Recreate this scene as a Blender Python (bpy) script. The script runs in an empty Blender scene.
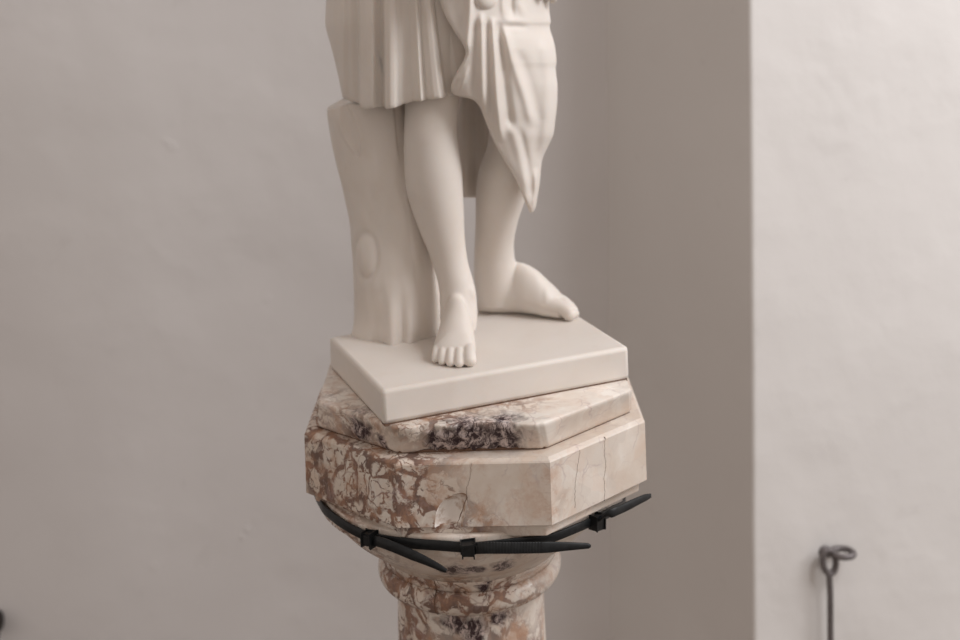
import bpy, bmesh, math, random
from mathutils import Vector, Matrix, noise
random.seed(7)
S = bpy.context.scene
COL = S.collection
PI = math.pi

# ------------------------------------------------------------------ survey of the place
# The camera stands 1.55 m above the floor and looks level at the column.  The old
# column leans a little, so everything carved with it is measured in its own
# leaning frame FR (x right, y away, z up, origin at the eye).
F_PX, CX, CY = 1244.0, 480.0, -34.27
EYE = 1.55
LEAN, CAMROLL = 0.0332, 0.006
FR = Matrix.Translation((0, 0, EYE)) @ Matrix.Rotation(-(LEAN - CAMROLL), 4, 'Y')
WF = Matrix.Translation((0, 0, EYE))

def uw(px, py, roll):
    dx, dy = px - CX, py - CY
    c, s = math.cos(-roll), math.sin(-roll)
    return dx * c + dy * s, -dx * s + dy * c

def P(px, py, d, roll=LEAN):
    u, w = uw(px, py, roll)
    return Vector((u * d / F_PX, d, -w * d / F_PX))

def PZ(px, py, z, roll=LEAN):
    u, w = uw(px, py, roll)
    return P(px, py, -z * F_PX / w, roll)

def pix(p, roll=LEAN):
    u, w = p.x / p.y * F_PX, -p.z / p.y * F_PX
    c, s = math.cos(-roll), math.sin(-roll)
    return CX + u * c - w * s, CY + u * s + w * c

def lin(tab, x):
    if x <= tab[0][0]: return tab[0][1]
    for (a, va), (b, vb) in zip(tab, tab[1:]):
        if x <= b: return va + (vb - va) * (x - a) / (b - a)
    return tab[-1][1]

def smo(tab, x):
    if x <= tab[0][0]: return tab[0][1]
    for (a, va), (b, vb) in zip(tab, tab[1:]):
        if x <= b:
            t = (x - a) / (b - a); t = t * t * (3 - 2 * t)
            return va + (vb - va) * t
    return tab[-1][1]

def cat(tab, x):          # Catmull-Rom through a table of (x, value)
    n = len(tab)
    if x <= tab[0][0]: return tab[0][1]
    if x >= tab[-1][0]: return tab[-1][1]
    for i in range(n - 1):
        if x <= tab[i + 1][0]:
            x0, y0 = tab[i]; x1, y1 = tab[i + 1]
            m0 = (y1 - tab[i - 1][1]) / (x1 - tab[i - 1][0]) if i else (y1 - y0) / (x1 - x0)
            m1 = (tab[i + 2][1] - y0) / (tab[i + 2][0] - x0) if i + 2 < n else (y1 - y0) / (x1 - x0)
            h = x1 - x0; t = (x - x0) / h
            return ((2*t**3 - 3*t*t + 1) * y0 + (t**3 - 2*t*t + t) * h * m0 + (-2*t**3 + 3*t*t) * y1 + (t**3 - t*t) * h * m1)

def sdist(px, py, line):
    best = 1e9
    for (ax, ay), (bx, by) in zip(line, line[1:]):
        dx, dy = bx - ax, by - ay
        t = max(0, min(1, ((px - ax) * dx + (py - ay) * dy) / (dx * dx + dy * dy)))
        best = min(best, math.hypot(px - ax - t * dx, py - ay - t * dy))
    return best

# ------------------------------------------------------------------ object helpers
def root(name, label, cat_, org, frame=FR, group=None):
    o = bpy.data.objects.new(name, None); COL.objects.link(o)
    o.empty_display_size = 0.05
    o.matrix_world = frame @ Matrix.Translation(org)
    o['label'] = label; o['category'] = cat_
    if group: o['group'] = group
    o['_org'] = tuple(org)
    return o

def obj(name, vf, mat, parent=None, org=None, smooth=True, frame=None, mats=None):
    """vf: (verts, faces) in survey coordinates, or a bmesh in them"""
    me = bpy.data.meshes.new(name)
    if isinstance(vf, tuple): me.from_pydata([tuple(v) for v in vf[0]], [], vf[1])
    else:
        vf.to_mesh(me); vf.free()
    bm = bmesh.new(); bm.from_mesh(me)
    bmesh.ops.recalc_face_normals(bm, faces=bm.faces); bm.to_mesh(me); bm.free()
    o = bpy.data.objects.new(name, me); COL.objects.link(o)
    top = parent
    while top is not None and top.parent is not None: top = top.parent
    og = Vector(top['_org']) if top is not None else Vector(org or (0, 0, 0))
    me.transform(Matrix.Translation(-og))
    if parent: o.parent = parent
    else: o.matrix_world = (frame or FR) @ Matrix.Translation(og)
    for m in ([mat] + (mats or [])): me.materials.append(m)
    me.shade_smooth() if smooth else me.shade_flat()
    return o

def bake(o):
    dg = bpy.context.evaluated_depsgraph_get()
    me = bpy.data.meshes.new_from_object(o.evaluated_get(dg))
    old = o.data; o.modifiers.clear(); o.data = me; me.name = o.name
    bpy.data.meshes.remove(old)

def grid(rows, cyc=True, cap0=True, cap1=True):
    n = len(rows[0]); V = [v for r in rows for v in r]; Fc = []
    for i in range(len(rows) - 1):
        for j in range(n if cyc else n - 1):
            k = (j + 1) % n
            Fc.append((i * n + j, i * n + k, (i + 1) * n + k, (i + 1) * n + j))
    if cap0: Fc.append(tuple(range(n))[::-1])
    if cap1: Fc.append(tuple((len(rows) - 1) * n + j for j in range(n)))
    return V, Fc

def merge(*vfs):
    V, Fc = [], []
    for v, f in vfs:
        b = len(V); V += list(v); Fc += [tuple(i + b for i in q) for q in f]
    return V, Fc

def lathe(prof, c, n=96):
    rows = [[Vector((c[0] + r * math.cos(2*PI*k/n), c[1] + r * math.sin(2*PI*k/n), z)) for k in range(n)] for r, z in prof]
    return grid(rows)

def tube(pts, rad, n=12):
    pts = [Vector(p) for p in pts]; rows = []; up = None
    for i, p in enumerate(pts):
        t = (pts[min(i + 1, len(pts) - 1)] - pts[max(i - 1, 0)]).normalized()
        if up is None: up = t.orthogonal().normalized()
        up = (up - t * up.dot(t)).normalized(); b = t.cross(up)
        r = rad[i] if isinstance(rad, (list, tuple)) else rad
        rows.append([p + up * r * math.cos(2*PI*k/n) + b * r * math.sin(2*PI*k/n) for k in range(n)])
    return grid(rows)

def spline(pts, n):
    pts = [Vector(p) for p in pts]; acc = [0]
    for a, b in zip(pts, pts[1:]): acc.append(acc[-1] + (b - a).length)
    out = []
    for k in range(n):
        s = acc[-1] * k / (n - 1)
        out.append(Vector([cat([(acc[i], pts[i][c]) for i in range(len(pts))], s) for c in range(3)]))
    return out

# ------------------------------------------------------------------ materials
class N:
    def __init__(s, name):
        s.m = bpy.data.materials.new(name); s.m.use_nodes = True
        s.t = s.m.node_tree; s.b = s.t.nodes['Principled BSDF']
    def n(s, kind, **kw):
        q = s.t.nodes.new(kind)
        for k, v in kw.items():
            if k in ('i',):
                for a, b in v.items():
                    if isinstance(b, bpy.types.NodeSocket): s.t.links.new(b, q.inputs[a])
                    else: q.inputs[a].default_value = b
            else: setattr(q, k, v)
        return q
    def coord(s): return s.n('ShaderNodeTexCoord').outputs['Object']
    def noise(s, vec, scale, detail=4, rough=.55, dist=0):
        return s.n('ShaderNodeTexNoise', i={'Vector': vec, 'Scale': scale, 'Detail': detail, 'Roughness': rough, 'Distortion': dist})
    def ramp(s, fac, stops):
        q = s.n('ShaderNodeValToRGB', i={'Fac': fac}); e = q.color_ramp.elements
        while len(e) < len(stops): e.new(.5)
        for el, (p, c) in zip(e, stops):
            el.position = p; el.color = (c, c, c, 1) if isinstance(c, (int, float)) else (*c, 1)
        return q.outputs['Color']
    def math(s, op, a, b=0., clamp=False):
        return s.n('ShaderNodeMath', operation=op, use_clamp=clamp, i={0: a, 1: b}).outputs[0]
    def mix(s, fac, a, b):
        q = s.n('ShaderNodeMix', data_type='RGBA')
        for k, v in ((0, fac), (6, a), (7, b)):
            if isinstance(v, bpy.types.NodeSocket): s.t.links.new(v, q.inputs[k])
            else: q.inputs[k].default_value = v if k == 0 else (*v, 1)
        return q.outputs[2]
    def warp(s, vec, scale, amt):
        nz = s.noise(vec, scale, 3)
        a = s.n('ShaderNodeVectorMath', operation='SUBTRACT', i={0: nz.outputs['Color'], 1: (.5, .5, .5)}).outputs[0]
        b = s.n('ShaderNodeVectorMath', operation='SCALE', i={0: a, 'Scale': amt}).outputs[0]
        return s.n('ShaderNodeVectorMath', operation='ADD', i={0: vec, 1: b}).outputs[0]
    def spot(s, vec, p, r, warpv=0):      # 1 inside a blob at p, falling to 0 at radius r
        d = s.n('ShaderNodeVectorMath', operation='DISTANCE', i={0: vec, 1: tuple(p)}).outputs['Value']
        return s.n('ShaderNodeMapRange', i={'Value': d, 'From Min': r * .55, 'From Max': r, 'To Min': 1., 'To Max': 0.}).outputs[0]
    def bump(s, h, strength, dist, nrm=None):
        i = {'Height': h, 'Strength': strength, 'Distance': dist}
        if nrm: i['Normal'] = nrm
        return s.n('ShaderNodeBump', i=i).outputs[0]
    def out(s, color=None, rough=None, normal=None, **kw):
        def put(k, v):
            if isinstance(v, bpy.types.NodeSocket): s.t.links.new(v, s.b.inputs[k])
            elif isinstance(v, tuple) and len(v) == 3 and k == 'Base Color': s.b.inputs[k].default_value = (*v, 1)
            else: s.b.inputs[k].default_value = v
        if color is not None: put('Base Color', color)
        if rough is not None: put('Roughness', rough)
        if normal is not None: put('Normal', normal)
        for k, v in kw.items(): put(k.replace('_', ' '), v)
        return s.m

def plaster(name, c1, c2, dents=()):
    m = N(name); v = m.coord()
    a = m.noise(v, 1.7, 4, .5); b = m.noise(v, 9, 4, .55); g = m.noise(v, 320, 2)
    t = m.noise(m.warp(v, 6, .15), 3.2, 2, .4)
    col = m.mix(m.ramp(a.outputs['Fac'], [(.35, 0.), (.65, 1.)]), c1, c2)
    scuff = m.ramp(m.noise(m.warp(v, 10, .1), 26, 2, .4).outputs['Fac'], [(.71, 0.), (.77, 1.)])
    col = m.mix(m.math('MULTIPLY', scuff, .12), col, (.52, .49, .47))
    n1 = m.bump(t.outputs['Fac'], .45, .035)
    n2 = m.bump(b.outputs['Fac'], .35, .006, n1)
    n3 = m.bump(scuff, -.25, .002, n2)
    n4 = m.bump(g.outputs['Fac'], .10, .0012, n3)
    for p, r, up in dents:            # old knocks and a filled crack in the plaster
        n4 = m.bump(m.spot(m.warp(v, 60, .008), p, r), up, .004, n4)
    return m.out(col, .92, n4)

def statuary(name='statuary_marble'):
    m = N(name); v = m.coord()
    a = m.noise(v, 9, 5, .55, .6); b = m.noise(v, 34, 4, .6)
    col = m.mix(m.ramp(a.outputs['Fac'], [(.3, 0.), (.7, 1.)]), (.69, .63, .575), (.735, .685, .635))
    col = m.mix(m.ramp(b.outputs['Fac'], [(.55, 0.), (.8, .35)]), col, (.64, .56, .485))
    nn = m.bump(m.noise(v, 150, 3).outputs['Fac'], .06, .001)
    return m.out(col, .5, nn, Subsurface_Weight=.18, Subsurface_Radius=(.9, .6, .4), Subsurface_Scale=.010, Specular_IOR_Level=.35)

def breccia(name, seed, veins=.5, dark_spots=(), rust_spots=(), pale_x=None, rough=.38, coarse=20.):
    m = N(name)
    v = m.n('ShaderNodeVectorMath', operation='ADD', i={0: m.coord(), 1: (0, 0, 0)}).outputs[0]
    sh = m.n('ShaderNodeVectorMath', operation='ADD', i={0: v, 1: (seed * .37, seed * .21, seed * .13)}).outputs[0]
    w = m.warp(m.warp(sh, 14, .05), 60, .016)
    big = m.noise(w, 11, 4, .55)
    base = m.mix(m.ramp(big.outputs['Fac'], [(.32, 0.), (.62, 1.)]), (.60, .50, .415), (.78, .72, .655))
    cell = m.n('ShaderNodeTexVoronoi', feature='F1', i={'Vector': w, 'Scale': coarse * 1.5}).outputs['Color']
    cellv = m.n('ShaderNodeSeparateColor', i={0: cell})
    base = m.mix(m.math('MULTIPLY', m.ramp(cellv.outputs[0], [(.5, 0.), (.9, 1.)]), .45), base, (.62, .55, .49))
    base = m.mix(m.math('MULTIPLY', m.ramp(cellv.outputs[1], [(.6, 0.), (.85, 1.)]), .22), base, (.68, .50, .39))
    # where the vein network gathers
    zone = m.noise(sh, 9, 3, .5)
    z = m.math('ADD', zone.outputs['Fac'], veins - .5)
    if pale_x is not None:
        sx = m.n('ShaderNodeSeparateXYZ', i={0: v}).outputs[0]
        g = m.n('ShaderNodeMapRange', i={'Value': sx, 'From Min': pale_x[0], 'From Max': pale_x[1], 'To Min': .05, 'To Max': -.30}).outputs[0]
        z = m.math('ADD', z, g)
    for p, r in rust_spots:
        z = m.math('ADD', z, m.math('MULTIPLY', m.spot(m.warp(v, 30, .03), p, r), .3))
    zm = m.ramp(z, [(.40, 0.), (.58, 1.)])
    e1 = m.n('ShaderNodeTexVoronoi', feature='DISTANCE_TO_EDGE', i={'Vector': w, 'Scale': coarse}).outputs['Distance']
    e2 = m.n('ShaderNodeTexVoronoi', feature='DISTANCE_TO_EDGE', i={'Vector': m.warp(w, 45, .02), 'Scale': coarse * 2.4}).outputs['Distance']
    crumb = m.noise(w, 95, 5, .72)
    cr = m.ramp(crumb.outputs['Fac'], [(.42, 0.), (.54, 1.)])
    thick = m.math('MULTIPLY', m.noise(sh, 24, 2).outputs['Fac'], .27)          # veins swell and pinch
    wide = m.n('ShaderNodeMapRange', i={'Value': e1, 'From Min': .015, 'From Max': thick, 'To Min': 1., 'To Max': 0.}).outputs[0]
    fine = m.ramp(e2, [(.02, 1.), (.13, 0.)])
    net = m.math('MAXIMUM', m.math('MULTIPLY', wide, m.math('ADD', m.math('MULTIPLY', cr, .65), .35)), m.math('MULTIPLY', m.math('MULTIPLY', fine, .6), cr))
    vm = m.math('MULTIPLY', m.ramp(net, [(.12, 0.), (.5, 1.)]), zm)
    vc = m.mix(m.ramp(m.noise(w, 48, 4, .65).outputs['Fac'], [(.40, 0.), (.60, 1.)]), (.25, .115, .066), (.10, .045, .032))
    col = m.mix(m.math('MULTIPLY', vm, .88), base, vc)
    spk = m.ramp(m.noise(w, 210, 2, .5).outputs['Fac'], [(.69, 0.), (.74, 1.)])
    col = m.mix(m.math('MULTIPLY', spk, m.math('ADD', m.math('MULTIPLY', zm, .55), .12)), col, (.22, .11, .08))
    hair = m.ramp(m.n('ShaderNodeTexVoronoi', feature='DISTANCE_TO_EDGE', i={'Vector': m.warp(sh, 20, .06), 'Scale': 14.}).outputs['Distance'], [(.004, 1.), (.02, 0.)])
    col = m.mix(m.math('MULTIPLY', m.math('MULTIPLY', hair, .4), m.math('ADD', zm, .2)), col, (.34, .22, .19))
    blot = m.ramp(m.noise(m.warp(sh, 40, .02), 46, 5, .7).outputs['Fac'], [(.50, 0.), (.66, 1.)])
    col = m.mix(m.math('MULTIPLY', blot, m.math('ADD', m.math('MULTIPLY', m.ramp(z, [(.27, 0.), (.48, 1.)]), .62), .04)), col, (.46, .26, .16))
    vio = m.ramp(m.n('ShaderNodeTexVoronoi', feature='DISTANCE_TO_EDGE', i={'Vector': m.warp(sh, 26, .05), 'Scale': 27.}).outputs['Distance'], [(.004, 1.), (.035, 0.)])
    vio = m.math('MULTIPLY', vio, m.ramp(m.noise(sh, 22, 3).outputs['Fac'], [(.45, 0.), (.58, 1.)]))
    col = m.mix(m.math('MULTIPLY', vio, .42), col, (.40, .30, .30))
    for p, r in dark_spots:
        d = m.spot(m.warp(m.warp(v, 28, .035), 120, .012), p, r)
        br = m.ramp(m.noise(m.n('ShaderNodeMapping', i={'Vector': w, 'Scale': (1.4, 1.4, .7)}).outputs[0], 105, 5, .78).outputs['Fac'], [(.46, 0.), (.60, 1.)])
        dc = m.mix(br, (.045, .025, .028), (.62, .52, .49))
        col = m.mix(d, col, dc)
    h = m.math('SUBTRACT', m.math('MULTIPLY', m.noise(w, 90, 4).outputs['Fac'], .4), m.math('MULTIPLY', vm, .6))
    nn = m.bump(h, .25, .0015)
    return m.out(col, m.ramp(vm, [(0, rough), (1, rough + .25)]), nn, Specular_IOR_Level=.4, Subsurface_Weight=.06,
                 Subsurface_Radius=(.9, .6, .4), Subsurface_Scale=.006)

def simple(name, col, rough, metal=0., bumpy=0.):
    m = N(name); v = m.coord()
    nz = m.noise(v, 180, 4)
    c = m.mix(m.ramp(nz.outputs['Fac'], [(.35, 0.), (.7, 1.)]), col, tuple(min(1, x * 1.5 + .004) for x in col))
    nn = m.bump(nz.outputs['Fac'], bumpy, .001)
    return m.out(c, rough, nn, Metallic=metal)

M_WALL = plaster('limewashed_plaster', (.715, .69, .685), (.745, .725, .718), [((WF @ P(x, y, 2.0, CAMROLL)), r, u) for x, y, r, u in (
    (172, 146, .010, .16), (166, 141, .008, .16), (242, 537, .007, .2), (247, 530, .007, .2), (257, 519, .010, .12), (154, 566, .010, .12),
    (268, 298, .010, .12), (4, 456, .009, -.22), (12, 459, .009, -.22), (20, 463, .009, -.22), (29, 464, .010, -.22), (38, 463, .009, -.2), (46, 462, .008, -.15))])
M_PIER = plaster('limewashed_plaster_pier', (.71, .685, .665), (.735, .71, .69))
M_STAT = statuary()
M_TIE = simple('black_nylon', (.008, .009, .010), .40, 0, .05)
M_TIE.node_tree.nodes['Principled BSDF'].inputs['Specular IOR Level'].default_value = .3
M_IRON = simple('dull_wrought_iron', (.15, .135, .135), .5, .6, .4)
M_KNOB = simple('dark_painted_metal', (.02, .016, .015), .45, .2, .1)
M_CRACK = simple('crack_dirt', (.13, .075, .05), .9, 0, .3)
M_FRESH = N('fresh_broken_marble'); _v = M_FRESH.coord()
_n = M_FRESH.noise(M_FRESH.warp(_v, 50, .02), 60, 4)
M_FRESH = M_FRESH.out(M_FRESH.mix(M_FRESH.ramp(_n.outputs['Fac'], [(.48, 0.), (.66, 1.)]), (.93, .88, .83), (.42, .25, .15)), .6,
                      M_FRESH.bump(_n.outputs['Fac'], .4, .002))

# ------------------------------------------------------------------ the room
def wall(name, poly, z0, z1, mat, nx=60):
    """an upright wall following plan points, as a slab 0.2 m thick"""
    V, Fc = [], []
    pts = [Vector((x, y, 0)) for x, y in poly]
    back = []
    for i, p in enumerate(pts):
        t = (pts[min(i + 1, len(pts) - 1)] - pts[max(i - 1, 0)]).normalized()
        back.append(p + Vector((-t.y, t.x, 0)) * .2)
    rows = []
    for z in (z0, z1):
        rows.append([Vector((p.x, p.y, z)) for p in pts] + [Vector((p.x, p.y, z)) for p in reversed(back)])
    o = obj(name, grid(rows), mat, frame=Matrix.Identity(4), smooth=False)
    o['kind'] = 'structure'
    return o

def wx(px, d): return (px - CX) / F_PX * d
YB = 2.0
c_in = (wx(606, YB), YB)                       # inner corner of the room
c_out = (wx(750, 1.70), 1.70)                  # arris of the pier
rd = Vector((.94, .34)).normalized()
wall('wall_back', [(-3.2, YB), (c_in[0] + .02, YB)], 0, 3.4, M_WALL)
def pier():
    # splayed cheek, softened arris, then the face turning away to the right; closed behind
    a, b = Vector(c_in), Vector(c_out); e = b + rd * .95
    pl = [a]
    d0 = (a - b).normalized()
    r = .006
    p0, p1 = b + d0 * r, b + rd * r
    for k in range(5):
        t = k / 4
        pl.append((1-t)**2 * p0 + 2 * t * (1-t) * b + t * t * p1)
    pl += [e, Vector((e.x, e.y + .35)), Vector((a.x, e.y + .35))]
    zs = [k * 3.4 / 68 for k in range(69)]
    rows = []
    for z in zs:
        w = .0011 * noise.noise((0, 3.3, z * 4)) + .0006 * noise.noise((9, 3.3, z * 17))
        rows.append([Vector((p.x + w * (1 if 0 < i < 6 else 0), p.y, z)) for i, p in enumerate(pl)])
    o = obj('wall_right', grid(rows), M_PIER, frame=Matrix.Identity(4), smooth=False)
    o['kind'] = 'structure'
pier()
fl = obj('floor', ([(-3.2, -2.5, 0), (2.6, -2.5, 0), (2.6, 2.2, 0), (-3.2, 2.2, 0), (-3.2, -2.5, -.1), (2.6, -2.5, -.1), (2.6, 2.2, -.1), (-3.2, 2.2, -.1)],
     [(0, 1, 2, 3), (7, 6, 5, 4), (0, 4, 5, 1), (1, 5, 6, 2), (2, 6, 7, 3), (3, 7, 4, 0)]),
     simple('worn_stone_floor', (.15, .125, .105), .7, 0, .2), frame=Matrix.Identity(4), smooth=False)
fl['kind'] = 'structure'

# ------------------------------------------------------------------ the pedestal
AX = Vector((-.0219, 1.3812, 0))               # axis of the column in its leaning frame
ZT, ZB = -.4822, -.5490                        # capital block top and bottom
ZS = ZT + .0305                                # top of the slab = underside of the statue's plinth
ZP = ZS + .0355                                # top of the statue's plinth
U = AX.y / F_PX                                # one pixel at the axis, in metres
FLOOR = -EYE - .002
ped = root('marble_pedestal', 'veined cream and rust marble column with chipped octagonal capital under the statue', 'pedestal',
           (AX.x, AX.y, FLOOR))
PO = Vector(ped['_org'])

def oct8(pxs, z, inset=0.):
    """front four corners L, FL, FR, R measured on plane z; the back four mirror them through the axis"""
    f = [PZ(x, y, z) for x, y in pxs]
    f = [Vector((p.x, p.y)) for p in f]
    c = AX.xy
    b = [2 * c - p for p in f]
    out = f + b
    if inset:
        out = [c + (p - c) * (1 - inset / (p - c).length) for p in out]
    return [Vector((p.x, p.y, z)) for p in out]

BT = [(305, 432), (397, 459.5), (551, 456), (643.5, 417)]
BB = [(305.5, 491), (397, 530), (551, 528), (648, 481)]
ST = [(317.5, 401.5), (396, 428), (541, 424), (632, 390)]
SB = [(315, 426.5), (398, 453.5), (546, 449), (632, 412)]
ob, ot = oct8(BB, ZB), oct8(BT, ZT)
for i in range(8):
    m = (ob[i] + ot[i]) / 2
    ob[i] = Vector((m.x, m.y, ZB)); ot[i] = Vector((m.x, m.y, ZT - .0008))
sb, st = oct8(SB, ZT), oct8(ST, ZS)

def rel(px, py, z=None, d=None):
    p = PZ(px, py, z) if d is None else P(px, py, d)
    return p - PO

def on_face(px, py, a, b):
    """point where the sight line of a pixel meets the upright plane through a and b"""
    nrm = Vector((b.y - a.y, a.x - b.x, 0)); r = P(px, py, 1.)
    return r * (nrm.dot(a) / nrm.dot(r))

m_slab = breccia('breccia_slab', 3, .44, coarse=34., dark_spots=[
    (on_face(444, 440, sb[1], sb[2]) - PO, .024), (on_face(472, 438, sb[1], sb[2]) - PO, .030), (on_face(505, 437, sb[1], sb[2]) - PO, .027),
    (on_face(362, 424, sb[0], sb[1]) - PO, .022), (on_face(384, 440, sb[0], sb[1]) - PO, .012), (on_face(339, 412, sb[0], sb[1]) - PO, .009)],
    pale_x=(.02, .14))
m_block = breccia('breccia_capital', 8, .53, pale_x=(-.03, .13), coarse=30.,
    rust_spots=[(on_face(330, 460, ob[0], ob[1]) - PO, .05), (on_face(385, 500, ob[0], ob[1]) - PO, .05), (on_face(410, 480, ob[1], ob[2]) - PO, .02),
                (on_face(440, 530, ob[1], ob[2]) - PO, .02)])
def cylpt(px, py, r):
    v = P(px, py, 1.); ax, ay = AX.x - .0125, AX.y
    a = v.x ** 2 + v.y ** 2; b = -2 * (v.x * ax + v.y * ay); c = ax * ax + ay * ay - r * r
    return v * ((-b - math.sqrt(max(0, b * b - 4 * a * c))) / (2 * a)) - PO
m_bell = breccia('breccia_bell', 12, .46, pale_x=(0, .13), coarse=36., dark_spots=[(cylpt(452, 563, .135), .018), (cylpt(472, 568, .135), .010), (cylpt(502, 563, .135), .020)])
m_ring = breccia('breccia_neck', 21, .62, pale_x=(.02, .16), coarse=32., rough=.25, rust_spots=[(cylpt(415, 585, .098), .03), (cylpt(470, 600, .098), .025)], dark_spots=[(cylpt(488, 588, .098), .008)])
m_shaft = breccia('breccia_shaft', 5, .50, coarse=22., rough=.28,
    dark_spots=[(cylpt(455, 622, .081), .016), (cylpt(474, 628, .081), .018), (cylpt(500, 617, .081), .014), (cylpt(466, 642, .081), .014)])

def prism_bm(bot, top, sub=0.004, rough_fn=None, bev=.0022):
    bm = bmesh.new()
    vb = [bm.verts.new(p) for p in bot]; vt = [bm.verts.new(p) for p in top]; n = len(bot)
    bm.faces.new(vb[::-1]); bm.faces.new(vt)
    for i in range(n): bm.faces.new((vb[i], vb[(i + 1) % n], vt[(i + 1) % n], vt[i]))
    if bev: bmesh.ops.bevel(bm, geom=list(bm.edges), offset=bev, segments=2, profile=.6, affect='EDGES')
    return bm

# upper slab: broken, rough front edge
def slab():
    bm = bmesh.new()
    n = 8
    segs = 46
    rows = []
    levels = [0, .06, .14, .24, .35, .46, .57, .68, .78, .87, .94, 1.]
    for t in levels:
        ring = []
        for i in range(n):
            a = sb[i].lerp(st[i], t); b = sb[(i + 1) % n].lerp(st[(i + 1) % n], t)
            for k in range(segs):
                q = k / segs
                p = a.lerp(b, q)
                out = Vector((p.x - AX.x, p.y - AX.y, 0)).normalized()
                ed = min(t, 1 - t)
                cor = min(q, 1 - q)
                p -= out * (.0022 * max(0, 1 - ed / .08) + .0025 * max(0, 1 - cor / .03) ** 2)
                if i == 1:       # the broken front face
                    x, y = pix(p)
                    mk = max(0, min(1, (x - 412) / 10)) * max(0, min(1, (528 - x) / 14))
                    nz = noise.fractal(p * 160, .9, 2.1, 5)
                    p += Vector((0, 1, 0)) * mk * (.0026 + .0048 * nz + .005 * max(0, t - .6))
                if i == 0 and q > .15:
                    p += out * .0012 * noise.fractal(p * 90, .9, 2.1, 4)
                ring.append(p)
        rows.append(ring)
    return grid(rows)
obj('top_slab', slab(), m_slab, ped)
cshr = lambda pts, k, z: [Vector((AX.x + (p.x - AX.x) * k, AX.y + (p.y - AX.y) * k, z)) for p in pts]
obj('joint', prism_bm(cshr(sb, .985, ZT - .002), cshr(sb, .985, ZT + .002), bev=0), M_CRACK, ped, smooth=False)
def block():
    def inw(pts, k, z): return [Vector((p.x - (p.x - AX.x) / (p.xy - AX.xy).length * k, p.y - (p.y - AX.y) / (p.xy - AX.xy).length * k, z)) for p in pts]
    return grid([inw(ob, .0012, ZB), inw(ob, 0, ZB + .0009), inw(ot, 0, ot[0].z - .0042), inw(ot, .0010, ot[0].z - .0026), inw(ot, .0042, ot[0].z)])
blk = obj('capital_block', block(), m_block, ped, smooth=False, mats=[M_FRESH])

# the conchoidal chip low on the front face
def chip():
    bm = bmesh.new()
    bmesh.ops.create_uvsphere(bm, u_segments=40, v_segments=24, radius=1)
    c = on_face(457.5, 520, ob[1], ob[2])
    for v in bm.verts:
        q = v.co.copy()
        q = Vector((q.x * (1.45 if q.x < 0 else .40), q.y, q.z))
        k = noise.noise(q * 2.2) * .08
        q *= 1 + k
        p = Vector((q.x * .0150, q.y * .0115, q.z * .0265))
        p.rotate(Matrix.Rotation(math.radians(20), 3, 'Y'))
        v.co = p + c - PO
    me = bpy.data.meshes.new('chip_cutter'); bm.to_mesh(me); bm.free()
    me.materials.append(m_block); me.materials.append(M_FRESH)
    for p in me.polygons: p.material_index = 1
    o = bpy.data.objects.new('chip_cutter', me); COL.objects.link(o)
    o.matrix_world = ped.matrix_world.copy()
    return o
bpy.context.view_layer.update()
ct = chip(); bpy.context.view_layer.update()
md = blk.modifiers.new('b', 'BOOLEAN'); md.object = ct; md.operation = 'DIFFERENCE'; md.solver = 'EXACT'
bake(blk); _m = ct.data; bpy.data.objects.remove(ct); bpy.data.meshes.remove(_m)

def crack(name, pts, a, b, w0, w1, jag=1.2):
    """a hairline break following a face: a thin jagged rib of dirt set into the stone"""
    L, R = [], []
    n = 26
    rows = []
    sp = [(cat([(i, p[0]) for i, p in enumerate(pts)], t), cat([(i, p[1]) for i, p in enumerate(pts)], t)) for t in [k * (len(pts) - 1) / n for k in range(n + 1)]]
    nf = Vector((a.y - b.y, b.x - a.x, 0)).normalized()
    if nf.y > 0: nf = -nf
    tx = Vector((0, 0, 1)).cross(nf)
    for k, (x, y) in enumerate(sp):
        t = k / n
        p = on_face(x + jag * noise.noise((y * .35, x * .1, 2.)), y, a, b)
        w = (w0 + (w1 - w0) * t) * (.6 + .8 * abs(noise.noise((y * .6, 4.4, 1.)))) * min(1, 4 * t + .2, 4 * (1 - t) + .2)
        rows.append([p - tx * w - nf * .001, p + nf * .00035, p + tx * w - nf * .001, p - nf * .002])
    return obj(name, grid(rows), M_CRACK, blk)
crack('crack', [(471.5, 463), (470.5, 476), (467, 488), (466, 499), (461, 514), (456, 528)], ob[1], ob[2], .0004, .0007)
crack('crack', [(605, 437), (604.5, 452), (605.5, 466), (604, 480), (604.5, 501)], ob[2], ob[3], .0006, .0003)
crack('crack', [(580, 450), (577, 470), (575, 485), (575, 508)], ob[2], ob[3], .00016, .00016)

band_b = oct8(BB, ZB, .0105); band_b = [Vector((p.x, p.y, ZB - .0120)) for p in band_b]
band_t = oct8(BB, ZB, .0095)
obj('moulding_band', prism_bm(band_b, [Vector((p.x, p.y, ZB + .001)) for p in band_t], bev=.0012), m_block, ped, smooth=False)

# round bell under the block, neck ring, shaft, base: turned profiles (radius px, drop px)
hz = ZB - .0120
NX = -.0115
def prof(tab, z0=hz): return [(r * U, z0 - h * U) for r, h in tab]
cx0 = (AX.x + NX, AX.y)
bell = [(40, -4), (147.5, -4), (148.5, -2), (148.5, 4), (147.5, 11), (146.5, 15.5), (145, 16.8), (141.5, 18), (139.5, 20), (135.5, 25), (131.2, 30), (121.8, 40), (116, 45), (109.5, 50), (97.5, 58), (92, 62), (90.5, 66), (40, 66)]
obj('bell', lathe(prof(bell), cx0, 128), m_bell, ped)
ring = [(40, 64), (89, 64), (90.0, 66), (89.3, 69), (87.0, 72), (86.0, 74.5), (86.3, 77)]
for k in range(0, 19):
    a = -.42 * PI + k / 18 * .86 * PI
    ring.append((78 + 13.2 * math.cos(a), 89 + 12.8 * math.sin(a)))
ring += [(75, 103), (40, 103)]
rng = obj('neck_ring', lathe(prof(ring), cx0, 128), m_ring, ped)
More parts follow.
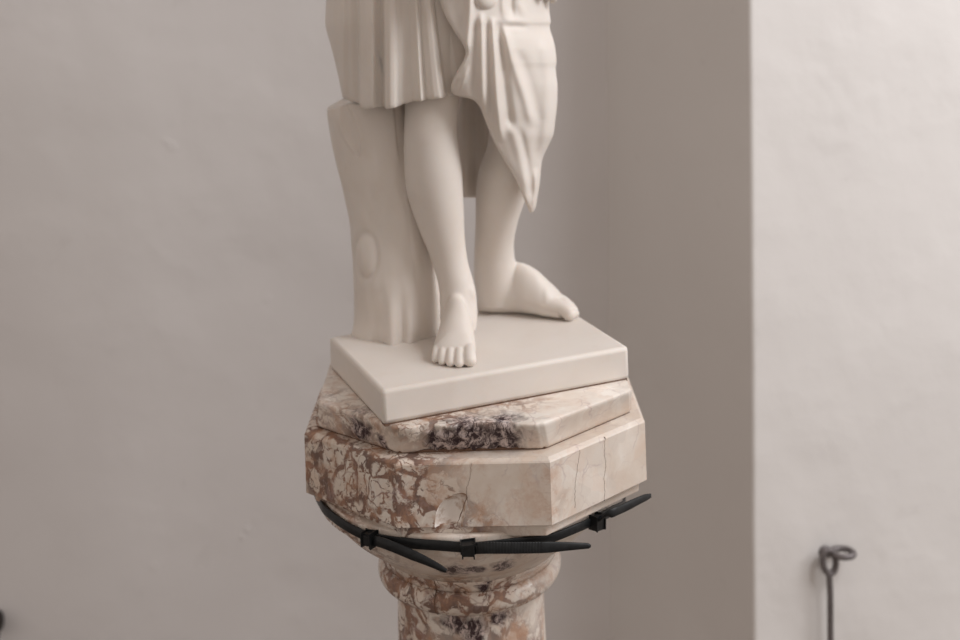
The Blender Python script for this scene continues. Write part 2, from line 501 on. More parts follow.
def ring_crack():
    ca = math.radians(-90 - 20.5); pts = []
    for k, (r, h) in enumerate(ring[1:-3]):
        aa = ca + .006 * noise.noise((k * .6, 1, 1))
        pts.append(Vector((cx0[0] + (r - .2) * U * math.cos(aa), cx0[1] + (r - .2) * U * math.sin(aa), hz - h * U)))
    return tube(pts, [.0007] * len(pts), 6)
obj('crack', ring_crack(), M_CRACK, rng)
zbase = FLOOR
shaft_h = (hz - (zbase + .16)) / U
obj('shaft', lathe(prof([(30, 97), (73.5, 97), (73, 107), (73, 125), (75, 250), (79, shaft_h - 14), (84, shaft_h - 4), (84, shaft_h + 1), (30, shaft_h + 1)]), cx0, 96), m_shaft, ped)
base = [(40, 0), (90, 0)] + [(88 + 14 * math.sin(k / 10 * PI), 2 + 26 * (k / 10)) for k in range(11)] + [(86, 34), (86, 42)] + \
       [(100 + 16 * math.sin(k / 10 * PI), 46 + 34 * k / 10) for k in range(11)] + [(100, 84), (40, 84)]
obj('base_moulding', lathe(prof(base, zbase + .16), cx0, 96), m_ring, ped)
zq = zbase + .16 - 83 * U
pl4 = [(AX.x + sx * .145, AX.y + sy * .145) for sx, sy in ((-1, -1), (1, -1), (1, 1), (-1, 1))]
obj('base_plinth', prism_bm([Vector((x, y, zbase)) for x, y in pl4], [Vector((x, y, zq)) for x, y in pl4], bev=.004), m_block, ped, smooth=False)

# ------------------------------------------------------------------ the statue
stat = root('marble_statue', 'white marble draped figure with bare feet beside a tree stump, on its own slab', 'statue', (AX.x, AX.y, ZS))

pt = [PZ(x, y, ZP) for x, y in ((381.5, 391.5), (628.5, 346), (551, 298), (328.5, 335.5))]
pb = [PZ(x, y, ZS) for x, y in ((384.5, 424), (630, 381.5), (551, 334), (331, 371.5))]
for i in range(4):
    m = Vector((pt[i].x * .7 + pb[i].x * .3, pt[i].y * .7 + pb[i].y * .3, 0)) if i != 2 else pt[i]
    pt[i] = Vector((m.x, m.y, ZP)); pb[i] = Vector((m.x, m.y, ZS + .0008))
plo = obj('plinth', prism_bm(pb, pt, bev=.0045), M_STAT, stat)
md = plo.modifiers.new('w', 'WEIGHTED_NORMAL') if False else None
pc = sum(pb, Vector()) / 4
obj('joint', prism_bm([pc + (p - pc) * .985 - Vector((0, 0, .002)) for p in pb], [pc + (p - pc) * .985 + Vector((0, 0, .003)) for p in pb], bev=0), M_CRACK, plo, smooth=False)
plo.data.shade_flat()
for p in plo.data.polygons: p.use_smooth = p.area < .002

def ring_(c, a, b, n=72, e=1.0, ang=0.):
    out = []
    for k in range(n):
        t = 2 * PI * k / n
        x, y = a * math.cos(t), b * math.sin(t)
        out.append(Vector((c.x + x * math.cos(ang) - y * math.sin(ang), c.y + x * math.sin(ang) + y * math.cos(ang), c.z)))
    return out

def limb(tab, br=1.08, step=6):
    ys = [t[0] for t in tab]; rows = []
    y = ys[0]
    while y <= ys[-1] + .01:
        xl = cat([(t[0], t[1]) for t in tab], y); xr = cat([(t[0], t[2]) for t in tab], y); d = cat([(t[0], t[3]) for t in tab], y)
        b_ = cat([(t[0], t[4] if len(t) > 4 else br) for t in tab], y)
        l, r = P(xl, y, d), P(xr, y, d)
        c = (l + r) / 2; a = (r - l).length / 2
        rows.append(ring_(c, a, a * b_, 72))
        y += step
    return grid(rows)

def ellipsoid(c, rx, ry, rz, n=20):
    rows = []
    for i in range(1, n):
        t = PI * i / n
        rows.append([Vector((c[0] + rx * math.sin(t) * math.cos(2*PI*k/n), c[1] + ry * math.sin(t) * math.sin(2*PI*k/n), c[2] + rz * math.cos(t))) for k in range(n)])
    return grid(rows)

def foot(org, fwd, med, k=1., toes=True, hs=1., thick=1.):
    """org: heel-back on the ground; fwd/med unit vectors on the ground"""
    fwd, med = Vector(fwd).normalized(), Vector(med).normalized()
    up = Vector((0, 0, 1))
    def W(m_, s_, z_): return Vector(org) + fwd * s_ * k + med * m_ * k + up * z_ * k
    sec = [(.000, .009, .022, 0), (.005, .0145, .034, 0), (.018, .0180, .050, 0), (.034, .0178, .060, 0), (.048, .0185, .0590, 0), (.060, .0208, .0520, .0005),
           (.072, .0226, .0420, 0), (.084, .0236, .0315, 0), (.094, .0232, .0225, -.0005), (.102, .0205, .015, .001), (.106, .013, .010, .002)]
    rows = []
    for i in range(41):
        s = sec[0][0] + (sec[-1][0] - sec[0][0]) * i / 40
        hw = cat([(q[0], q[1]) for q in sec], s); h = cat([(q[0], q[2]) for q in sec], s) * hs * lin([(.045, 1.), (.075, thick), (.11, thick * 1.1)], s); of = cat([(q[0], q[3]) for q in sec], s)
        r = []
        for j in range(32):
            t = 2 * PI * j / 32
            x = hw * math.copysign(abs(math.cos(t)) ** .85, math.cos(t)); z = math.sin(t)
            zz = h * .40 + h * .60 * z if z > 0 else h * .40 + h * .40 * math.copysign(abs(z) ** .6, z)
            if z > 0:                     # instep: high and narrow, ridge toward the big toe
                x = x * (1 - .25 * max(0, z) * (1 if s < .085 else .3)) + .004 * z * (1 if s > .05 else .3)
            # arch on the inner side
            if z < 0 and x > 0: zz += .006 * math.exp(-((s - .055) / .02) ** 2) * x / hw
            r.append(W(x + of, s, max(0.0003, zz)))
        rows.append(r)
    parts = [grid(rows)]
    if toes:
        tt = [(.0165, .0178, .0945, .1215, .0074), (.0058, .0062, .0945, .1222, .0054), (-.0036, -.0036, .0925, .1180, .0051), (-.0122, -.0128, .0890, .1120, .0049), (-.0192, -.0205, .0825, .1035, .0048)]
        for m0, m1, s0, s1, r in tt:
            L = s1 - s0
            tz = thick
            pts = [W(m0, s0 - .012, .0125 * tz), W(m0, s0, (.0125 if r > .006 else .0120) * tz), W(m0 + (m1 - m0) * .45, s0 + L * .38, (.0118 if r > .006 else .0128) * tz), W(m0 + (m1 - m0) * .75, s0 + L * .66, .0085 * tz), W(m1, s1 - r * .9, r * .92 * tz)]
            r *= (1 + tz) / 2
            parts.append(tube(spline(pts, 16), [r * k * lin([(0, .9), (.4, 1.0), (.65, .90), (.85, 1.02), (1., .98)], q / 15) for q in range(16)], 14))
            parts.append(ellipsoid(W(m1, s1 - r * .9, r * .93), r * k, r * k * 1.02, r * .9 * k, 14))
    return merge(*parts)

legR = [(-60, 398, 474, 1.383), (20, 401, 468, 1.380), (70, 404, 463, 1.378), (104, 405, 459.5, 1.376), (132, 404, 457, 1.374), (152, 403.7, 459.5, 1.377), (172, 404.5, 462, 1.380),
        (190, 406.5, 463, 1.383), (212, 413, 464, 1.386), (235, 421.5, 464.7, 1.388), (250, 428, 466, 1.389), (265, 433, 468.5, 1.389), (280, 437.5, 473, 1.388), (293, 439.5, 476, 1.386),
        (306, 440, 477, 1.384, 1.15), (318, 440, 477.5, 1.380, 1.2), (330, 442, 476, 1.376, 1.1)]
legL = [(-20, 492, 548, 1.425), (60, 491, 546, 1.428), (110, 490, 544, 1.430), (145, 487, 539, 1.434), (170, 478.5, 533, 1.440), (198, 475.7, 526, 1.450), (220, 475.5, 518.5, 1.461),
        (242, 474.5, 514, 1.474), (256, 474, 514.5, 1.483), (272, 474, 517, 1.490), (288, 475.5, 517, 1.494), (304, 479, 512, 1.495)]
hR = P(457.5, 326, 1.404); hR.z = ZP - .0004
toeR = PZ(453.5, 369, ZP)
fR = Vector((toeR.x - hR.x, toeR.y - hR.y, 0))
hL = P(480, 312, 1.502); hL.z = ZP - .0004
toeL = PZ(578, 322, ZP); toeL = P(580.5, 320, 1.462)
fL = Vector((toeL.x - hL.x, toeL.y - hL.y, 0))
body_vf = merge(limb(legR), limb(legL), foot(hR, fR, (1, 0, 0) if True else None, fR.length / .1225),
                foot(hL, fL, Vector((fL.y, -fL.x, 0)), fL.length / .1225, thick=1.28))
# ankle bones
an = [ellipsoid(P(445.5, 301, 1.383), .0070, .010, .011), ellipsoid(P(469, 294, 1.380), .0078, .010, .0125), ellipsoid(P(492, 284, 1.474), .010, .0085, .011),
      ellipsoid(P(430, 122, 1.356), .021, .012, .024)]
body = obj('body', merge(body_vf, *an), M_STAT, stat)
def carve(o, vox, it=6, fac=.5):
    md = o.modifiers.new('r', 'REMESH'); md.mode = 'VOXEL'; md.voxel_size = vox; md.use_smooth_shade = True
    sm = o.modifiers.new('s', 'SMOOTH'); sm.factor = fac; sm.iterations = it
    bake(o); o.data.shade_smooth()
bpy.context.view_layer.update()
carve(body, .00095, 4)
vg = body.vertex_groups.new(name='above_the_toes')
for v in body.data.vertices:
    h = v.co.z - (ZP - ZS)
    wgt = max(0, min(1, (h - .016) / .014))
    if wgt > 0: vg.add([v.index], wgt, 'REPLACE')
sm = body.modifiers.new('s', 'SMOOTH'); sm.factor = .5; sm.iterations = 45; sm.vertex_group = 'above_the_toes'
bpy.context.view_layer.update(); bake(body); body.data.shade_smooth()
body.vertex_groups.clear()

# tree stump
trunk_tab = [(99, 327, 418, 1.425), (112, 328, 419, 1.424), (140, 332.5, 421, 1.423), (165, 337.5, 424, 1.423), (190, 343.5, 427, 1.424), (210, 348.5, 430, 1.425), (228, 351.5, 432, 1.426), (250, 352, 435, 1.427),
             (270, 352.5, 437, 1.428), (300, 353.5, 440, 1.430), (318, 353.5, 442, 1.431), (330, 352, 444, 1.432), (338, 349, 447, 1.433), (345, 344, 449, 1.434)]
def stump():
    rows = []; n = 180
    top = trunk_tab[0][0]
    ys = [top + (346 - top) * k / 150 for k in range(151)]
    for y in ys:
        xl, xr, d = [cat([(t[0], t[i]) for t in trunk_tab], y) for i in (1, 2, 3)]
        l, r = P(xl, y, d), P(xr, y, d); c = (l + r) / 2; a = (r - l).length / 2
        row = []
        for k in range(n):
            t = 2 * PI * k / n
            p = Vector((c.x + a * math.cos(t), c.y + a * .92 * math.sin(t), c.z))
            o = Vector((math.cos(t), math.sin(t), 0))
            x, yy = pix(p)
            s = .0022 * noise.fractal((t * 1.2 % 6.3, 5.5, y * .012), .8, 2, 3)
            if math.sin(t) < .25:
                # buttress roots, growing toward the ground
                g = max(0, min(1, (y - 268) / 70)); g = g * g * (3 - 2 * g)
                s += g * (.0105 * math.exp(-((x - 393) / 6.5) ** 2) + .006 * math.exp(-((x - 409) / 5.) ** 2) - .0045 * math.exp(-((x - 376) / 8) ** 2) - .004 * math.exp(-((x - 402) / 3) ** 2))
                # oval knot
                e = math.hypot((x - 366) / 10.5, (yy - 256) / 21)
                s += .0034 * max(0, 1 - e * e) * (1 if e < 1 else 0) - .0016 * math.exp(-((e - 1.06) / .2) ** 2)
                # pointed hollow near the top
                ax = 351 + (yy - 130) * .25
                hw = 7.5 * max(0, 1 - ((yy - 128) / 30) ** 2)
                if hw > 0:
                    q = abs(x - ax) / max(hw, .5)
                    s += -.0026 * max(0, 1 - q * q) + .0014 * math.exp(-((q - 1.15) / .3) ** 2) * min(1, hw / 3)
                g2 = max(0, min(1, (y - 331) / 15))
                s += g2 * g2 * g2 * .010
            row.append(p + o * s)
        # slanting cut of the top: the left lip lower than the right
        if y < 118:
            f = 1 - (y - top) / (118 - top)
            for p in row:
                x, yy = pix(p)
                p.z -= f * max(0, min(1, (347 - x) / 22)) * .0095
        rows.append(row)
    return grid(rows)
stp = obj('tree_stump', stump(), M_STAT, stat)

# pleated tunic
PLE = [(320, 0), (330, .5), (338, 3.0), (345, 4.0), (349, 0), (356, -4.5), (359, -1), (362, 4.2), (368, 5.2), (374, 4.6), (377, -2), (380, -4.5), (383, -2), (386, 4), (391, 5.4), (395, 4.2), (398, -1), (404, -3.2), (410, -3.4),
       (415, -.5), (418.5, 3.0), (421, -1), (423, -2.2), (426, .5), (430, 3.4), (434, 4.2), (438, 1), (443, -5), (449, -6), (456, -3), (470, 0), (490, 0)]
HEM = [(330, 92), (343, 95.5), (351, 101), (358, 105.5), (366, 107.8), (374, 106.8), (380, 106.3), (386, 107.6), (394, 106.5), (404, 103.5), (414, 101), (420, 100.3), (430, 98.8), (440, 97.2), (460, 95), (490, 92)]
TXL = [(-150, 356), (-110, 342), (-60, 331), (-20, 326.5), (5, 326), (24, 325.3), (34, 327.5), (48, 331.5), (70, 337.5), (95, 343), (110, 346.5)]
def tunic():
    n = 420; rows = []
    nt = 74
    def at(th, y, extra=0., infl=0.):
        xl = cat(TXL, y); xr = lin([(-150, 455), (0, 486), (110, 490)], y)
        xc, hw = (xl + xr) / 2, (xr - xl) / 2
        px = xc + hw * math.cos(th); sn = math.sin(th)
        d = 1.405 - (-sn) * (.075 if sn < 0 else .06)
        dl = 0.
        if sn < .12:
            ref = px - max(0, px - 405) * .0032 * (y - 55) - (y - 50) * .012
            am = lin([(-150, .5), (0, .85), (40, 1.), (110, 1.25)], y)
            dl = smo(PLE, ref) * .00150 * am * min(1, (.12 - sn) / .35)
        else:
            dl = .003 * math.sin(th * 14)
        c = P(xc, y, 1.405)
        p = P(px, y, d)
        o = Vector((p.x - c.x, p.y - c.y, 0)).normalized()
        p.x = c.x + (p.x - c.x) * (1 - extra); p.y = c.y + (p.y - c.y) * (1 - extra)
        return p + Vector((o.x * .35, -abs(o.y) * (1 if sn < 0 else -1), 0)) * dl, px
    base = [at(2 * PI * k / n, 100)[1] for k in range(n)]
    for i in range(nt + 1):
        t = i / nt
        row = []
        for k in range(n):
            th = 2 * PI * k / n
            h = smo(HEM, base[k]) if math.sin(th) < 0 else 93
            row.append(at(th, -150 + (h + 150) * t)[0])
        rows.append(row)
    for dy, ex in ((.8, .02), (.0, .05), (-14, .07), (-60, .10)):
        row = []
        for k in range(n):
            th = 2 * PI * k / n
            h = smo(HEM, base[k]) if math.sin(th) < 0 else 93
            row.append(at(th, h + dy, ex)[0])
        rows.append(row)
    return grid(rows)
obj('tunic', tunic(), M_STAT, stat)

# mantle gathered over the figure's left side
ML = [(-150, 436), (-60, 432), (-20, 436), (0, 439.5), (10, 442.5), (20, 447.5), (30, 453.5), (40, 460), (48, 464.5), (54, 465.5), (60, 463.5), (68, 459), (78, 453.8), (86, 450.8), (91, 451.2), (95, 454.5), (96.5, 460),
      (98, 468), (101, 474.5), (106, 479), (115, 483), (128, 488), (142, 494), (158, 503), (172, 511.5), (188, 519.5), (203, 525.5), (213, 530)]
MR = [(-150, 530), (-60, 546), (-20, 549), (0, 549.5), (12, 550), (22, 551.2), (26, 550.2), (31, 551), (40, 554), (50, 556), (62, 557), (68, 556.3), (75, 556.8), (86, 558), (104, 557.5), (118, 556), (135, 553.5), (146, 548.5), (158, 543), (168, 541.2),
      (182, 540), (198, 537.5), (208, 535.5), (213, 533)]
RIDGES = [  # polyline, height mm (towards the eye), width px
    ([(471, -60), (470, 10), (467, 45), (459, 70), (453, 88)], 5.5, 4.0),
    ([(463, 62), (457, 78), (456, 90)], -3.5, 3.0),
    ([(468, 66), (463, 82), (458, 93)], 3.0, 2.8),
    ([(450, -30), (455, 15), (463, 35)], -2.0, 6.0),
    ([(476, 20), (474, 60), (472, 96)], -3.0, 3.5),
    ([(481, 12), (482, 50), (483, 104)], 4.0, 3.6),
    ([(487.5, 18), (488, 60), (489, 118)], -3.0, 3.0),
    ([(492.5, 18), (495, 55), (497, 100), (501, 140)], 5.0, 3.8),
    ([(498, 22), (501, 50), (505, 85), (511, 130)], -6.0, 4.6),
    ([(503, 26), (509, 48), (518, 75), (527, 102), (532, 125)], 5.0, 5.0),
    ([(505, 27), (515, 26), (528, 27)], -1.6, 3.0),
    ([(504, 20), (515, 21), (530, 22)], 1.2, 3.6),
    ([(511, -40), (511, 5), (512, 18)], -4.5, 3.0),
    ([(504, -40), (503, 5), (504, 18)], 2.6, 3.0),
    ([(519, -40), (520, 5), (523, 16)], 2.6, 4.0),
    ([(518, 50), (530, 85), (538, 120), (538, 160)], -3.5, 6.5),
    ([(543, 40), (548, 80), (547, 120), (538, 165)], 3.0, 6.0),
    ([(509, 120), (518, 150), (528, 190)], 2.2, 4.5),
    ([(520, 128), (527, 160), (531.5, 198)], -3.0, 3.6),
    ([(536, 168), (536, 190), (534, 211)], 4.0, 2.8),
    ([(478, 104), (488, 128), (503, 158), (519, 188), (530, 211)], 2.2, 2.6),
]
def mantle():
    rows = []; nf, nb = 150, 40
    ys = [-150 + 4 * k for k in range(36)] + [-6 + .8 * k for k in range(1, 274)]
    ys = [y for y in ys if y <= 212.9]
    for y in ys:
        xl, xr = cat(ML, y), cat(MR, y)
        el = cat([(-150, 1.352), (0, 1.336), (70, 1.336), (96, 1.341), (130, 1.358), (170, 1.380), (213, 1.402)], y)
        er = cat([(-150, 1.40), (60, 1.405), (150, 1.410), (213, 1.404)], y)
        bu = cat([(-150, .035), (0, .036), (60, .035), (110, .028), (170, .013), (213, .004)], y)
        xs = cat([(-150, 431), (-60, 431), (-20, 434), (20, 439), (60, 444), (92, 449.5), (110, 460), (140, 480), (170, 500), (213, 527)], y)
        front = []
        for k in range(nf):
            u = .5 - .5 * math.cos(PI * (k + .5) / nf)
            u = .4 * u + .6 * (k + .5) / nf
            x = max(xl + .02 * k / nf, xs + (xr - xs) * u)
            ub = max(0, min(1, (x - xs) / (xr - xs)))
            d = el + (er - el) * ub ** 1.2 - bu * math.sin(PI * (.04 + .92 * ub)) ** .8
            rim = min(x - xl, 1e9)
            d += .007 * math.exp(-(rim / 1.8)) + .010 * math.exp(-((xr - x) / 2.2))
            fade = min(1, rim / 2.5, (xr - x) / 3)
            s = 0
            for ln, hgt, wd in RIDGES:
                q = sdist(x, y, ln) / wd
                if q < 3:
                    lo, hi = ln[0][1], ln[-1][1]
                    if hi - lo > 12: f = max(0, min(1, (y - lo + 3) / 14)) * max(0, min(1, (hi + 5 - y) / 16))
                    else: f = max(0, min(1, (x - ln[0][0] + 3) / 8)) * max(0, min(1, (ln[-1][0] + 4 - x) / 14))
                    s += hgt * math.exp(-q * q) * f * f * (3 - 2 * f)
            s += .5 * noise.noise((x * .05, y * .02, 1.3))
            kn = math.hypot((x - 486) / 11, (y + 2) / 11)      # gathered knuckle of cloth at the hip
            if kn < 1: s += 7 * math.sqrt(1 - kn * kn)
            d -= s * .00105 * fade
            q = max(0, min(1, (-14 - y) / 34)); q = q * q * (3 - 2 * q)       # mantle bulge added out of view, pushed forward to shade the tunic
            d -= q * .075 * math.exp(-((x - 480) / 42) ** 2) * (.8 + .2 * math.sin(y * .16 + x * .05)) * max(0, min(1, (y + 150) / 30))
            front.append(P(x, y, d))
        back = []
        tb = cat([(-150, .06), (60, .055), (96, .03), (150, .012), (213, .004)], y)
        for k in range(nb):
            u = 1 - (k + .5) / nb
            x = xl + (xr - xl) * u
            d = el + (er - el) * u ** 1.2 + .010 + tb * math.sin(PI * u)
            back.append(P(x, y, d))
        rows.append(front + back)
    return grid(rows)
mo = obj('mantle', mantle(), M_STAT, stat)
sm = mo.modifiers.new('s', 'SMOOTH'); sm.factor = .5; sm.iterations = 3
bpy.context.view_layer.update(); bake(mo)

# the end of the mantle hanging behind the legs
def tail():
    rows = []
    for i in range(40):
        y = 40 + (197.5 - 40) * i / 39
        fr, bk = [], []
        for k in range(40):
            u = k / 39; x = 452 + 46 * u
            d = 1.466 + .004 * math.sin(u * 13 + 1) + .01 * (2 * u - 1) ** 4
            if i > 36: d += .0015 * (i - 36) ** 1.3 * .5
            fr.append(P(x, y, d)); bk.append(P(x, y, d + .016 - (.003 * (i - 36) if i > 36 else 0)))
        rows.append(fr + bk[::-1])
    return grid(rows)
obj('mantle_tail', tail(), M_STAT, stat)

def torso():
    tab = [(-150, 352, 462, 1.405), (-175, 356, 486, 1.405), (-210, 350, 512, 1.403), (-260, 338, 540, 1.40), (-310, 330, 556, 1.40), (-345, 336, 556, 1.403), (-368, 372, 524, 1.408), (-380, 412, 486, 1.41), (-410, 418, 478, 1.408), (-425, 420, 476, 1.405)]
    tab = [(-t[0],) + t[1:] for t in tab]
    rows = []
    for i in range(70):
        k = 149 + (425 - 149) * i / 69
        xl, xr, d = [cat([(t[0], t[j]) for t in tab], k) for j in (1, 2, 3)]
        l, r = P(xl, -k, d), P(xr, -k, d); c = (l + r) / 2; a = (r - l).length / 2
        row = ring_(c, a, a * (.62 if k < 350 else .62 + .3 * min(1, (k - 350) / 40)), 96)
        for p in row: p += (p - c).normalized() * .0012 * math.sin(14 * math.atan2(p.y - c.y, p.x - c.x)) * max(0, min(1, (330 - k) / 40))
        rows.append(row)
    return grid(rows)
obj('torso', torso(), M_STAT, stat)

# curled fingers just entering at the top, by the mantle's edge
def hand():
    parts = []
    for k, (x, y, ln) in enumerate(((555.5, -1.5, 1), (561, -7, 1.0), (565, -15, .92), (567, -23, .8))):
        d = 1.395 + .004 * k
        tip = P(x - 3, y, d - .004); k1 = P(x + 1, y - 12 * ln, d - .012); k2 = P(x + 6, y - 28 * ln, d + .004); k3 = P(x + 2, y - 36, d + .022)
        parts.append(tube(spline([tip, k1, k2, k3], 14), [.0052, .0060, .0062, .0063, .0065, .0065, .0066, .0067, .0068, .007, .007, .007, .007, .007], 12))
        parts.append(ellipsoid(tip, .0055, .0055, .0055, 12))
    parts.append(ellipsoid(P(560, -46, 1.415), .017, .012, .026))
    parts.append(tube(spline([P(552, -30, 1.40), P(545, -14, 1.383), P(541, -4, 1.372)], 10), .0068, 12))
    parts.append(tube(spline([P(560, -55, 1.417), P(564, -110, 1.420), P(568, -180, 1.425), P(562, -260, 1.42), P(548, -325, 1.405)], 24), [lin([(0, .015), (.25, .019), (.45, .023), (.6, .023), (.85, .029), (1, .031)], k / 23) for k in range(24)], 20))
    return merge(*parts)
hd = obj('arm', hand(), M_STAT, stat)
bpy.context.view_layer.update()
carve(hd, .0012, 4)

# ------------------------------------------------------------------ cable ties round the neck of the capital
TX = Vector((AX.x + NX, AX.y, 0))
def ray_cyl(px, py, r):
    v = P(px, py, 1.)
    a = v.x ** 2 + v.y ** 2; b = -2 * (v.x * TX.x + v.y * TX.y); c = TX.x ** 2 + TX.y ** 2 - r * r
    ds = b * b - 4 * a * c
    if ds <= 0: t = -b / (2 * a)
    else: t = (-b - math.sqrt(ds)) / (2 * a)
    return v * t

def strap(pts, nrm, w, th, n=60, taper=None, ribs=None):
    """a flat band through pts; nrm(p) gives its outward normal"""
    c = spline(pts, n); rows = []
    for i, p in enumerate(c):
        t = (c[min(i + 1, n - 1)] - c[max(i - 1, 0)]).normalized()
        o = nrm(p); o = (o - t * o.dot(t)).normalized(); s = t.cross(o)
        q = i / (n - 1)
        hw = w / 2 * (lin(taper, q) if taper else 1); ht = th / 2
        if ribs and ribs[0] < q < ribs[1] and i % 3 == 0: ht *= .15
        rows.append([p + s * hw * .9 + o * ht, p - s * hw * .9 + o * ht, p - s * hw + o * ht * .5, p - s * hw - o * ht, p + s * hw - o * ht, p + s * hw + o * ht * .5])
    return grid(rows)

def radial(p): return Vector((p.x - TX.x, p.y - TX.y, 0)).normalized()
def head_bm(c, t, o, L=.0125, Wd=.0128, H=.0070):
    s = t.cross(o).normalized()
    bm = bmesh.new(); bmesh.ops.create_cube(bm, size=1)
    for v in bm.verts:
        q = v.co
        k = 1 if q.x > 0 else .9
        v.co = c + t * q.x * L + s * q.y * Wd * k + o * q.z * H * k
    bmesh.ops.bevel(bm, geom=list(bm.edges), offset=.0014, segments=2, affect='EDGES')
    return bm

RT = .1682
def back_path(p_from, p_to, z):
    """points round the hidden back of the bell, from one silhouette point to the other"""
    a0 = math.atan2(p_from.y - TX.y, p_from.x - TX.x); a1 = math.atan2(p_to.y - TX.y, p_to.x - TX.x)
    while a1 > a0: a1 -= 2 * PI
    while a1 < a0: a1 += 2 * PI
    return [Vector((TX.x + RT * math.cos(a0 + (a1 - a0) * k / 9), TX.y + RT * math.sin(a0 + (a1 - a0) * k / 9), p_from.z + (p_to.z - p_from.z) * k / 9)) for k in range(1, 9)]

def tie(label, main, r_main, tail_pts, head_at, head_dir, ribs_tail=None, w=.0099, taper=None, n=90, hsz=1.):
    rt = root('cable_tie', label, 'cable tie', main[0], group='black cable ties round the capital')
    obj('strap', strap(main, radial, w, .0018, n), M_TIE, rt)
    if tail_pts:
        tn = Vector((0.12, -1, .25))
        obj('tail', strap(tail_pts, lambda p: (radial(p) + Vector((0, -.2, .15))).normalized(), w, .0020, 130, taper or [(0, 1), (.62, .95), (.93, .55), (1, .35)], ribs_tail), M_TIE, rt)
    o = radial(head_at); t = (head_dir - o * head_dir.dot(o)).normalized()
    h = obj('head', head_bm(head_at + o * .0034, t, o, .0125 * hsz, .0128 * hsz, .0100), M_TIE, rt, smooth=False)
    return rt

# left tie: head at right, strap round the back, out at left, tail hanging low in front
pl_ = [(322, 506.5), (333, 517), (346, 526), (358, 532.5), (371, 538.5)]
left_front = [ray_cyl(x, y, RT) for x, y in pl_]
hr = ray_cyl(594, 521, RT)
right_side = [hr, ray_cyl(610, 512, RT), ray_cyl(625, 501, RT)]
path = right_side + back_path(right_side[-1], left_front[0], 0) + left_front
tl = [left_front[-1] + radial(left_front[-1]) * .0025, P(384, 543.5, 1.222), P(404, 551.5, 1.213), P(426, 561, 1.207), P(446.5, 571, 1.203)]
tie('black cable tie whose tapered tail droops low across the left front of the column neck', path, RT, tl, hr, hr - ray_cyl(585, 525, RT), n=200)
# middle tie: head at the left, strap along the front, ribbed tail reaching right
ml = [ray_cyl(x, y, RT) for x, y in ((371, 537.5), (384, 540), (400, 542.5), (420, 544.2), (445, 546), (467, 547.8))]
tl = [ml[-1] + radial(ml[-1]) * .0024, P(485, 548, 1.203), P(510, 548, 1.205), P(540, 547.5, 1.212), P(565, 546.5, 1.220), P(590.5, 545.8, 1.228)]
tie('black cable tie along the front with a ribbed tail pointing straight right', ml, RT, tl, ml[0], ml[1] - ml[0], ribs_tail=(.0, .6), taper=[(0, 1.08), (.64, 1.05), (.92, .6), (.985, .5), (1, .25)])
# right tie: head at front centre, strap climbing right, pale tail end sticking up past the edge
mr = [ray_cyl(x, y, RT) for x, y in ((468, 547.5), (485, 546), (510, 543.2), (540, 540), (556, 536.5), (575, 529), (594, 521))]
tl = [mr[-1] + radial(mr[-1]) * .0024, P(610, 514, 1.262), P(625, 507.3, 1.278), P(640, 500, 1.297), P(650.5, 495.5, 1.312)]
tie('black cable tie rising to the right with its tail end sticking out past the capital', mr, RT, tl, mr[0], mr[1] - mr[0], w=.0088, taper=[(0, 1), (.6, .95), (.9, .75), (1, .45)])

# ------------------------------------------------------------------ iron hook and eye on the pier, knob on the back wall
def pier_pt(px, py, off=0.):
    n = Vector((rd.y, -rd.x, 0)); v = P(px, py, 1., CAMROLL)
    a = Vector((c_out[0], c_out[1], 0)); t = n.dot(a) / n.dot(v)
    return v * t + n * off
pn = Vector((rd.y, -rd.x, 0)); pr = Vector((rd.x, rd.y, 0))
b0 = pier_pt(824, 551)
eye = root('screw_eye', 'dull iron screw eye sticking out of the bright pier, holding the hook', 'screw eye', b0, WF)
cen = b0 + pn * .020 + pr * .0165 + Vector((0, 0, .0035))
e1 = (pr * .9 + pn * .32).normalized(); e2 = (pn * .9 - pr * .32).normalized()
loop = [cen + e1 * (.0150 * math.cos(a)) + e2 * (.0130 * math.sin(a)) for a in [2 * PI * k / 40 for k in range(41)]]
obj('shank', tube([b0 - pn * .012, b0 + pn * .010, cen - e1 * .0150], .0042), M_IRON, eye)
obj('loop', tube(loop, .0042, 14), M_IRON, eye)
obj('plate', tube([b0 - pn * .001, b0 + pn * .0015, b0 + pn * .003], [.0085, .0085, .006], 24), M_IRON, eye)
h0 = b0 + pn * .020
hk = root('cabin_hook', 'long iron cabin hook hanging straight down from the screw eye', 'hook', h0, WF)
# hook's own eye encircles the far side of the screw eye
hc = pier_pt(820.5, 556.5, .017)
hv = Vector((0, 0, 1)); hh = (pr * .95 + pn * .10).normalized()
hl = [hc + hv * (.0165 * math.cos(a)) + hh * (.0098 * math.sin(a)) + hh * .002 * (1 - math.cos(a)) for a in [2 * PI * k / 40 for k in range(41)]]
obj('ring', tube(hl, .0043, 14), M_IRON, hk)
s0 = hc - hv * .0165
rodp = [s0 + hh * .002, s0 - hv * .010 + pr * .0025, s0 - hv * .026 + pr * .0035, s0 - hv * .12 + pr * .004, s0 - hv * .20 + pr * .009, s0 - hv * .222 + pr * .010 + pn * .004,
        s0 - hv * .232 + pr * .010 + pn * .018, s0 - hv * .222 + pr * .010 + pn * .030]
obj('rod', tube(spline(rodp, 60), .0043, 14), M_IRON, hk)

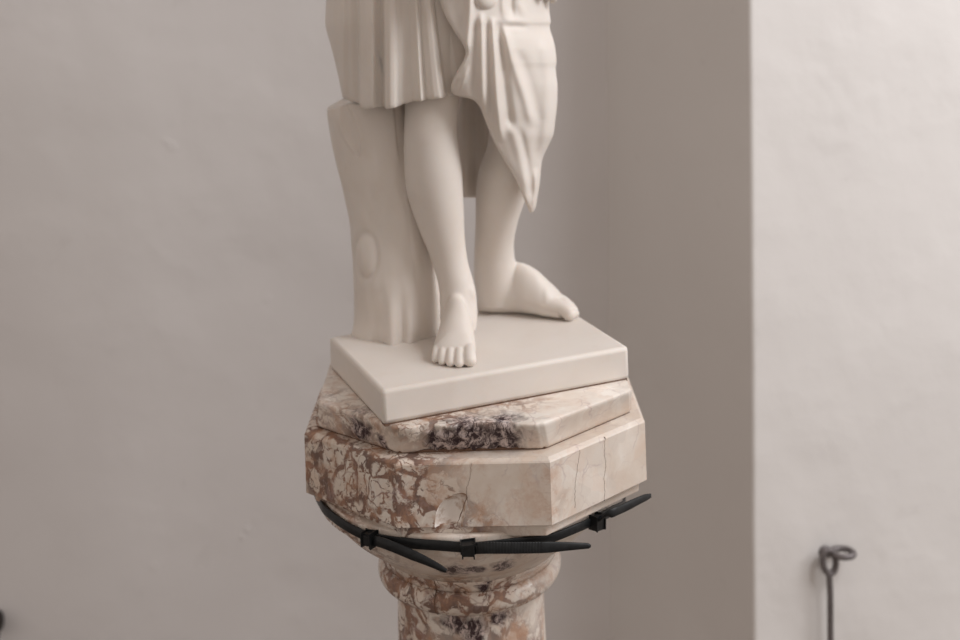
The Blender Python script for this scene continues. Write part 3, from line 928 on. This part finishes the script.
kb = P(-.6, 620, YB, CAMROLL)
kn = root('wall_knob', 'dark rounded metal knob on the back wall, barely entering at the left edge', 'knob', Vector((kb.x, YB, kb.z)), WF)
def rotl(prof_, c, n=40):
    rows = [[Vector((c.x + r * math.cos(2*PI*k/n), c.y - h, c.z + 2.1 * r * math.sin(2*PI*k/n))) for k in range(n)] for r, h in prof_]
    return grid(rows)
kc = Vector((kb.x, YB, kb.z))
obj('stem', rotl([(.008, -.01), (.008, .028)], kc), M_KNOB, kn)
obj('grip', rotl([(.004, .024), (.010, .025), (.0125, .030), (.0125, .036), (.010, .041), (.004, .043)], kc), M_KNOB, kn)

# ------------------------------------------------------------------ light: tall window to the right of the camera, soft room light
def area(name, loc, target, sx, sy, power, col):
    L = bpy.data.lights.new(name, 'AREA'); L.shape = 'RECTANGLE'; L.size = sx; L.size_y = sy; L.energy = power; L.color = col
    o = bpy.data.objects.new(name, L); COL.objects.link(o); o.location = loc
    o.rotation_euler = (Vector(target) - Vector(loc)).to_track_quat('-Z', 'Y').to_euler()
    return o
area('window_daylight', (2.75, 1.05, 2.75), (0, 1.5, 1.1), 1.2, 2.0, 44, (.97, .975, 1.))
area('added_high_fill', (1.5, .55, 2.9), (-.15, 1.7, 1.3), .55, .6, 22, (.97, .975, 1.))  # added lamp with no known window; brightens the back wall and plinth top
w = bpy.data.worlds.new('room_light'); S.world = w; w.use_nodes = True
bg = w.node_tree.nodes['Background']
bg.inputs['Color'].default_value = (1., .88, .80, 1); bg.inputs['Strength'].default_value = .53

# ------------------------------------------------------------------ camera
cam = bpy.data.cameras.new('camera'); co = bpy.data.objects.new('camera', cam); COL.objects.link(co)
co.matrix_world = Matrix.Translation((0, 0, EYE)) @ Matrix.Rotation(CAMROLL, 4, 'Y') @ Matrix.Rotation(PI / 2, 4, 'X')
cam.sensor_width = 36; cam.lens = F_PX / 960 * 36
cam.shift_y = -(320 - CY) / 960
cam.clip_start = .02
cam.dof.use_dof = True; cam.dof.focus_distance = 1.225; cam.dof.aperture_fstop = 3.2
S.camera = co
S.view_settings.view_transform = 'Standard'; S.view_settings.look = 'None'
S.view_settings.exposure = 0; S.view_settings.gamma = 1; S.view_settings.use_curve_mapping = False
for o in S.objects:
    if '_org' in o: del o['_org']
